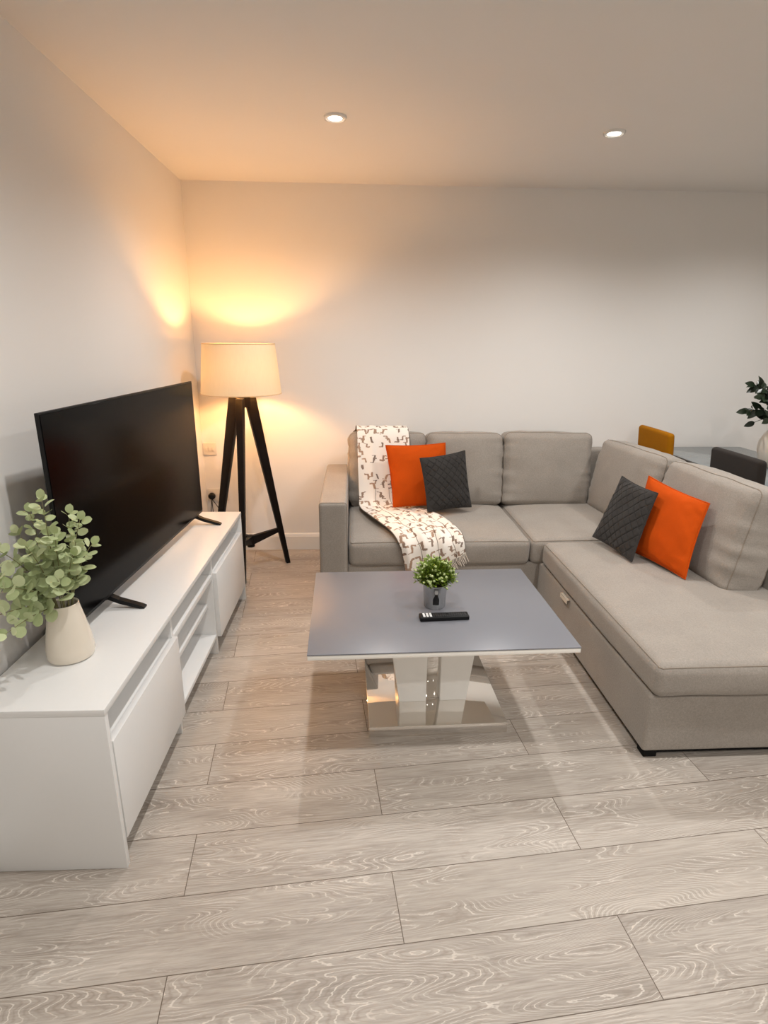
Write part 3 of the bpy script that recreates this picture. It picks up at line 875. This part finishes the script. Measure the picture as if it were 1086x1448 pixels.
# potted herb on the table
POX, POY, TZ = 0.312, 2.066, 0.4504
pot = thing('potted_plant', 'small bushy green plant in a zinc pot on the coffee table', 'plant', (POX, POY, TZ))
po = MB().lathe([(0.0005, 0.0), (0.040, 0.0), (0.042, 0.003), (0.047, 0.090), (0.049, 0.094), (0.049, 0.098), (0.046, 0.098), (0.0455, 0.093), (0.044, 0.085)], (POX, POY, TZ), 40, cap_bottom=False).build('pot', M_zinc, pot, smooth=True)
MB().lathe([(0.0005, 0.085), (0.0435, 0.085)], (POX, POY, TZ), 24, cap_bottom=False).build('soil', M_soil, pot)
def on_pot(a, z, off=0.0008):
    r = 0.042 + (0.047-0.042)*(z-0.003)/0.087 + off
    return (POX + r*math.sin(a), POY - r*math.cos(a), TZ + z)
def decal(outline_fn, z0_, z1_, nz=14, na=6):
    m = MB(); V = []; Fq = []
    for k in range(nz+1):
        z = z0_ + (z1_-z0_)*k/nz
        w = outline_fn(k/nz)/0.045
        for i in range(na+1): V.append(on_pot(-0.02 + w*(2*i/na-1), z))
    for k in range(nz):
        for i in range(na):
            a_ = k*(na+1)+i; Fq.append((a_, a_+1, a_+na+2, a_+na+1))
    return m.add(V, Fq)
M_motif = plain('black_print', (0.01, 0.01, 0.011), rough=0.5)
decal(lambda t: 0.0125 if t < 0.55 else 0.0125 - 0.0070*min(1, (t-0.55)/0.35), 0.022, 0.066).build('printed_motif', M_motif, po, smooth=True)
M_motif2 = plain('pale_print', srgb(196, 194, 190), rough=0.4, metal=0.3)
decal(lambda t: 0.0045 + 0.002*math.sin(t*PI), 0.068, 0.085, 6).build('printed_motif', M_motif2, po, smooth=True)

def leaf(m, base, direction, up, length, width, curl=0.15, n=5, shape='oval', cup=0.15):
    d = Vector(direction).normalized(); s = d.cross(Vector(up))
    if s.length < 1e-4: s = d.orthogonal()
    s.normalize(); nrm = s.cross(d).normalized()
    V = []; Fq = []
    for k in range(n+1):
        t = k/n
        if shape == 'round': w = width*math.sqrt(max(0, 1-(2*t-1)**2))
        elif shape == 'oval': w = width*math.sin(PI*min(1, t**0.8))**0.8 if 0 < t < 1 else 0
        else: w = width*(1-t)**0.6*(0.5+t)
        w = max(w, width*0.04)
        c = Vector(base) + d*(length*t) - nrm*(curl*length*t*t)
        V += [c - s*w + nrm*w*cup, c, c + s*w + nrm*w*cup]
    for k in range(n):
        a_ = k*3
        Fq += [(a_, a_+1, a_+4, a_+3), (a_+1, a_+2, a_+5, a_+4)]
    m.add(V, Fq)

rg = random.Random(3)
fol = MB(); buds = MB(); stm = MB()
cz = TZ + 0.125
for i in range(330):
    th_ = rg.uniform(0, 2*PI); cp = rg.uniform(-0.25, 1); spn = math.sqrt(1-cp*cp)
    d = Vector((spn*math.cos(th_), spn*math.sin(th_), cp))
    ctr = Vector((POX, POY, TZ+0.10))
    tip = Vector((POX, POY, cz)) + Vector((d.x*0.082, d.y*0.082, d.z*0.078)) * rg.uniform(0.72, 1.05)
    if tip.z < TZ + 0.098: tip.z = TZ + 0.098 + rg.uniform(0, 0.01)
    dd = (tip-ctr).normalized()
    stm.tube([ctr + dd*0.012, tip], 0.0007, 4)
    for q in range(5):
        b_ = ctr.lerp(tip, rg.uniform(0.45, 0.97))
        dv = (dd + Vector((rg.uniform(-.8, .8), rg.uniform(-.8, .8), rg.uniform(-.5, .8)))).normalized()
        leaf(fol, b_, dv, (0, 0, 1), rg.uniform(0.013, 0.021), rg.uniform(0.0034, 0.0054), n=3, curl=0.1)
    if i % 3 == 0:
        # a plump pale bud at the tip
        a1 = tip; a2 = tip + dd*rg.uniform(0.006, 0.011)
        rb_ = rg.uniform(0.0042, 0.0066)
        buds.tube([a1, a1.lerp(a2, .3), a1.lerp(a2, .7), a2], [0.001, rb_, rb_*0.85, 0.0008], 6)
stm.build('stems', M_herb, pot)
nleaf = len(fol.f)
fol.add(buds.v, buds.f)
fo = fol.build('foliage', M_herb, pot, smooth=True, angle=180)
fo.data.materials.append(M_bud)
for p_ in list(fo.data.polygons)[nleaf:]: p_.material_index = 1

# remote control
RX, RY = 0.333, 1.953
rem = thing('remote_control', 'slim black television remote lying on the grey coffee table', 'remote control', (RX, RY, TZ), math.radians(3.0))
MB().box((-0.094, -0.021, 0.0), (0.094, 0.021, 0.017)).build('body', M_black, rem, local=True, bevel=0.004)
m = MB()
for i in range(15):
    for j in range(3):
        x = -0.040 + i*0.0086; y = -0.0115 + j*0.0115
        if i in (6,) and j == 1: continue
        m.box((x-0.0032, y-0.0042, 0.0171), (x+0.0032, y+0.0042, 0.0186))
m.build('keypad', M_keys, rem, local=True, bevel=0.0006, segs=1)
M_keywhite = plain('white_keys', srgb(232, 232, 232), rough=0.4)
for i in range(3):
    x = -0.077 + i*0.0125
    MB().box((x-0.0044, -0.015, 0.0171), (x+0.0044, 0.015, 0.0188)).build('button', M_keywhite, rem, local=True, bevel=0.0008, segs=1)

# ------------------------------------------------------------------ vase with eucalyptus
VX, VY, VZ = -0.868, 1.598, SH + 0.0003
vase = MB().lathe([(0.0005, 0.0), (0.058, 0.0), (0.064, 0.004), (0.067, 0.016), (0.066, 0.036), (0.061, 0.075), (0.053, 0.115), (0.046, 0.148), (0.0415, 0.170), (0.042, 0.174), (0.040, 0.176), (0.037, 0.172), (0.041, 0.148), (0.048, 0.115), (0.055, 0.075), (0.058, 0.03), (0.0005, 0.02)], (0, 0, 0), 48, cap_bottom=False).build('vase', M_cream, None, smooth=True)
vase.location = (VX, VY, VZ)
tag(vase, 'cream glazed ceramic vase tapering upward on the near end of the bench', 'vase')
EU = thing('eucalyptus_bunch', 'bunch of pale green round leaved eucalyptus standing in the cream vase', 'plant', (VX, VY, VZ + 0.022))
rg = random.Random(11)
# tip offsets from the vase mouth (right, back, up)
tips = [(0.010, -0.04, 0.335), (-0.05, 0.0, 0.285), (0.075, 0.02, 0.255), (-0.115, -0.08, 0.205), (-0.125, -0.20, 0.190), (-0.10, -0.24, 0.06),
        (-0.02, -0.10, 0.22), (0.07, -0.04, 0.17), (0.05, -0.10, 0.12), (-0.10, 0.01, 0.22), (-0.06, -0.18, 0.13), (0.04, 0.035, 0.27), (-0.02, -0.02, 0.17),
        (0.04, -0.06, 0.24), (-0.09, -0.12, 0.12), (-0.11, 0.02, 0.13), (0.085, 0.05, 0.17), (-0.04, -0.22, 0.02)]
mouth = Vector((VX, VY, VZ + 0.172))
for ti, tp in enumerate(tips):
    tip = mouth + Vector(tp)
    a0 = Vector((VX + rg.uniform(-.015, .015), VY + rg.uniform(-.015, .015), VZ + 0.024))
    hor = Vector((tp[0], tp[1], 0))
    a1 = mouth + (hor.normalized()*0.024 if hor.length > 0.024 else hor)
    ctl = a1 + Vector((tp[0]*0.25, tp[1]*0.25, abs(tp[2])*0.55 + 0.02))
    pts = [a0]
    for k in range(17):
        t = k/16
        pts.append(a1*(1-t)**2 + ctl*2*t*(1-t) + tip*t*t)
    st = MB().tube(pts, [0.0022]*2 + [0.0020 - 0.0013*k/16 for k in range(16)], 6).build('stem', M_euc_stem, EU, smooth=True)
    lv = MB()
    length = sum((pts[k+1]-pts[k]).length for k in range(1, 17))
    npair = max(5, int(length/0.027))
    for k in range(npair):
        t = 0.14 + 0.86*(k+0.5)/npair
        x = 1 + t*16; i0 = min(int(x), 16); p = pts[i0].lerp(pts[min(i0+1, 17)], x-i0)
        tan = (pts[min(i0+1, 17)]-pts[i0-1]).normalized()
        sz = (0.050 - 0.024*t) * rg.uniform(0.85, 1.15)
        az = k*1.25 + ti
        o1 = tan.orthogonal().normalized(); o2 = tan.cross(o1)
        for sgn in (1, -1):
            side = (o1*math.cos(az) + o2*math.sin(az))*sgn
            d = (side*0.9 + tan*0.45 + Vector((0, 0, rg.uniform(-.1, .35)))).normalized()
            end = p + d*(sz + 0.008)
            if end.x < XL + 0.018 or (end.y > 1.635 and end.x < -0.855): continue
            if end.z < VZ + 0.03: continue
            upv = (tan*0.8 + Vector((rg.uniform(-.3, .5), rg.uniform(-.7, .1), 0.4)))
            leaf(lv, p + d*0.006, d, upv, sz, sz*0.46, curl=rg.uniform(-.05, .2), n=8, shape='round', cup=rg.uniform(0.05, 0.3))
    d = (pts[-1]-pts[-2]).normalized()
    if pts[-1].x > XL + 0.04: leaf(lv, pts[-1], d, (0, -1, 0.3), 0.028, 0.012, n=6, shape='round')
    lv.build('leaves', M_euc, st, smooth=True, angle=180)

# ------------------------------------------------------------------ dining set behind the sofa
def dining_chair(x, y, mat, label):
    """back towards -x; x,y is the middle of the back"""
    t = thing('dining_chair', label, 'dining chair', (x, y, 0), 0, 'dining chairs behind the sofa')
    s = Soft(0.205, 0.235, 0.022, 0.021, crown=0.012, wr=0.001, n=10)
    tl = math.radians(4)
    ez = Vector((math.cos(tl), 0, math.sin(tl))); ey = Vector((-math.sin(tl), 0, math.cos(tl)))
    def put(nm, s_, M4):
        xform(s_.mesh(), M4).build(nm, mat, t, smooth=True, angle=60)
    put('backrest', s, frame((x + 0.004, y, 0.682), (0, 1, 0), ey, ez))
    put('seat', Soft(0.205, 0.205, 0.042, 0.028, crown=0.012, n=8), at(x+0.235, y, 0.435))
    for sx in (0.06, 0.405):
        for sy in (-0.175, 0.175):
            MB().hexa([(x+sx-0.011, y+sy-0.011, 0), (x+sx+0.011, y+sy-0.011, 0), (x+sx+0.011, y+sy+0.011, 0), (x+sx-0.011, y+sy+0.011, 0)],
                      [(x+sx-0.018, y+sy-0.018, 0.392), (x+sx+0.018, y+sy-0.018, 0.392), (x+sx+0.018, y+sy+0.018, 0.392), (x+sx-0.018, y+sy+0.018, 0.392)]).build('leg', M_wood_dark, t, bevel=0.002, segs=1)
    return t
dining_chair(1.985, 3.665, M_yellow, 'mustard yellow upholstered dining chair beyond the sofa back, against the wall')
dining_chair(1.985, 2.825, M_chgrey, 'dark grey upholstered dining chair beyond the sofa at the right edge')
DT = thing('dining_table', 'slate grey glass dining table with dark frame beyond the sofa', 'dining table', (2.43, 3.2, 0))
MB().box((2.10, 2.50, 0.740), (2.745, 3.925, 0.750)).build('tabletop', M_dglass, DT, bevel=0.002, segs=2)
m = MB()
m.box((2.115, 2.52, 0.705), (2.14, 3.905, 0.7398)); m.box((2.705, 2.52, 0.705), (2.73, 3.905, 0.7398))
m.box((2.1402, 2.52, 0.705), (2.7048, 2.545, 0.7398)); m.box((2.1402, 3.88, 0.705), (2.7048, 3.905, 0.7398))
m.build('apron_frame', M_darkmetal, DT)
m = MB(); m.box((2.49, 2.9, 0.03), (2.56, 3.5, 0.7048)); m.build('pedestal', M_darkmetal, DT, bevel=0.003)
MB().box((2.44, 2.75, 0), (2.70, 3.65, 0.0298)).build('base_plate', M_darkmetal, DT, bevel=0.004)
DX, DY, DZ = 2.520, 3.25, 0.7503
v2 = MB().lathe([(0.0005, 0.0), (0.070, 0.0), (0.080, 0.006), (0.104, 0.05), (0.116, 0.10), (0.112, 0.15), (0.092, 0.195), (0.070, 0.222), (0.062, 0.240), (0.066, 0.250), (0.060, 0.250), (0.056, 0.238), (0.085, 0.19), (0.106, 0.13), (0.090, 0.03), (0.0005, 0.02)], (0, 0, 0), 48, cap_bottom=False).build('vase', M_whitecer, None, smooth=True)
v2.location = (DX, DY, DZ)
tag(v2, 'rounded off white ceramic vase standing on the dining table', 'vase')
BR = thing('branch_bunch', 'bunch of dark green glossy leafy branches in the vase on the dining table', 'plant', (DX, DY, DZ + 0.022))
rg = random.Random(5)
mouth = Vector((DX, DY, DZ + 0.245))
for ti, tp in enumerate([(-0.24, -0.02, 0.235), (-0.26, -0.02, 0.09), (-0.17, 0.02, 0.02), (-0.10, 0.0, 0.20), (0.02, 0.02, 0.28), (-0.04, -0.06, 0.22), (0.12, 0.02, 0.22), (-0.20, -0.05, 0.17), (-0.07, -0.10, 0.26), (-0.16, -0.08, 0.05), (-0.13, -0.06, 0.12), (0.20, -0.05, 0.12)]):
    tip = mouth + Vector(tp)
    a0 = Vector((DX + rg.uniform(-.02, .02), DY + rg.uniform(-.02, .02), DZ + 0.024))
    a1 = mouth + Vector((tp[0], tp[1], 0)).normalized()*0.030 + Vector((0, 0, 0.012))
    ctl = a1 + Vector((tp[0]*0.2, tp[1]*0.2, abs(tp[2])*0.6 + 0.05))
    pts = [a0] + [a1*(1-t)**2 + ctl*2*t*(1-t) + tip*t*t for t in [k/12 for k in range(13)]]
    st = MB().tube(pts, [0.0035]*2 + [0.003 - 0.0018*k/12 for k in range(12)], 6).build('stem', M_darkleaf, BR, smooth=True)
    lv = MB()
    L2 = (tip-a1).length; nl = max(5, int(L2/0.026))
    for k in range(nl):
        t = 0.25 + 0.75*(k+0.5)/nl
        x = 1 + t*12; i0 = min(int(x), 12); p = pts[i0].lerp(pts[min(i0+1, 13)], x-i0)
        tan = (pts[min(i0+1, 13)]-pts[i0-1]).normalized()
        az = k*2.3 + ti; o1 = tan.orthogonal().normalized(); o2 = tan.cross(o1)
        for sgn in (1, -1):
            side = (o1*math.cos(az) + o2*math.sin(az))*sgn
            d = (side*0.8 + tan*0.7 + Vector((0, 0, rg.uniform(-.2, .3)))).normalized()
            if min(p.z, (p + d*0.07).z) < DZ + 0.278: continue
            leaf(lv, p, d, Vector((rg.uniform(-.4, .4), -0.7, 0.6)), rg.uniform(0.05, 0.075), rg.uniform(0.014, 0.021), curl=0.12, n=6, cup=0.25)
    leaf(lv, pts[-1], (pts[-1]-pts[-2]), (0, -1, 0.3), 0.06, 0.017, n=6)
    lv.build('leaves', M_darkleaf, st, smooth=True, angle=180)

# ------------------------------------------------------------------ world and view
w = bpy.data.worlds.new('world'); bpy.context.scene.world = w
w.use_nodes = True
w.node_tree.nodes['Background'].inputs[0].default_value = (0.05, 0.05, 0.055, 1)
w.node_tree.nodes['Background'].inputs[1].default_value = 0.2
sc = bpy.context.scene
sc.view_settings.view_transform = 'Standard'
sc.view_settings.look = 'None'
sc.view_settings.exposure = -0.03
sc.view_settings.gamma = 1.0
sc.view_settings.use_curve_mapping = False
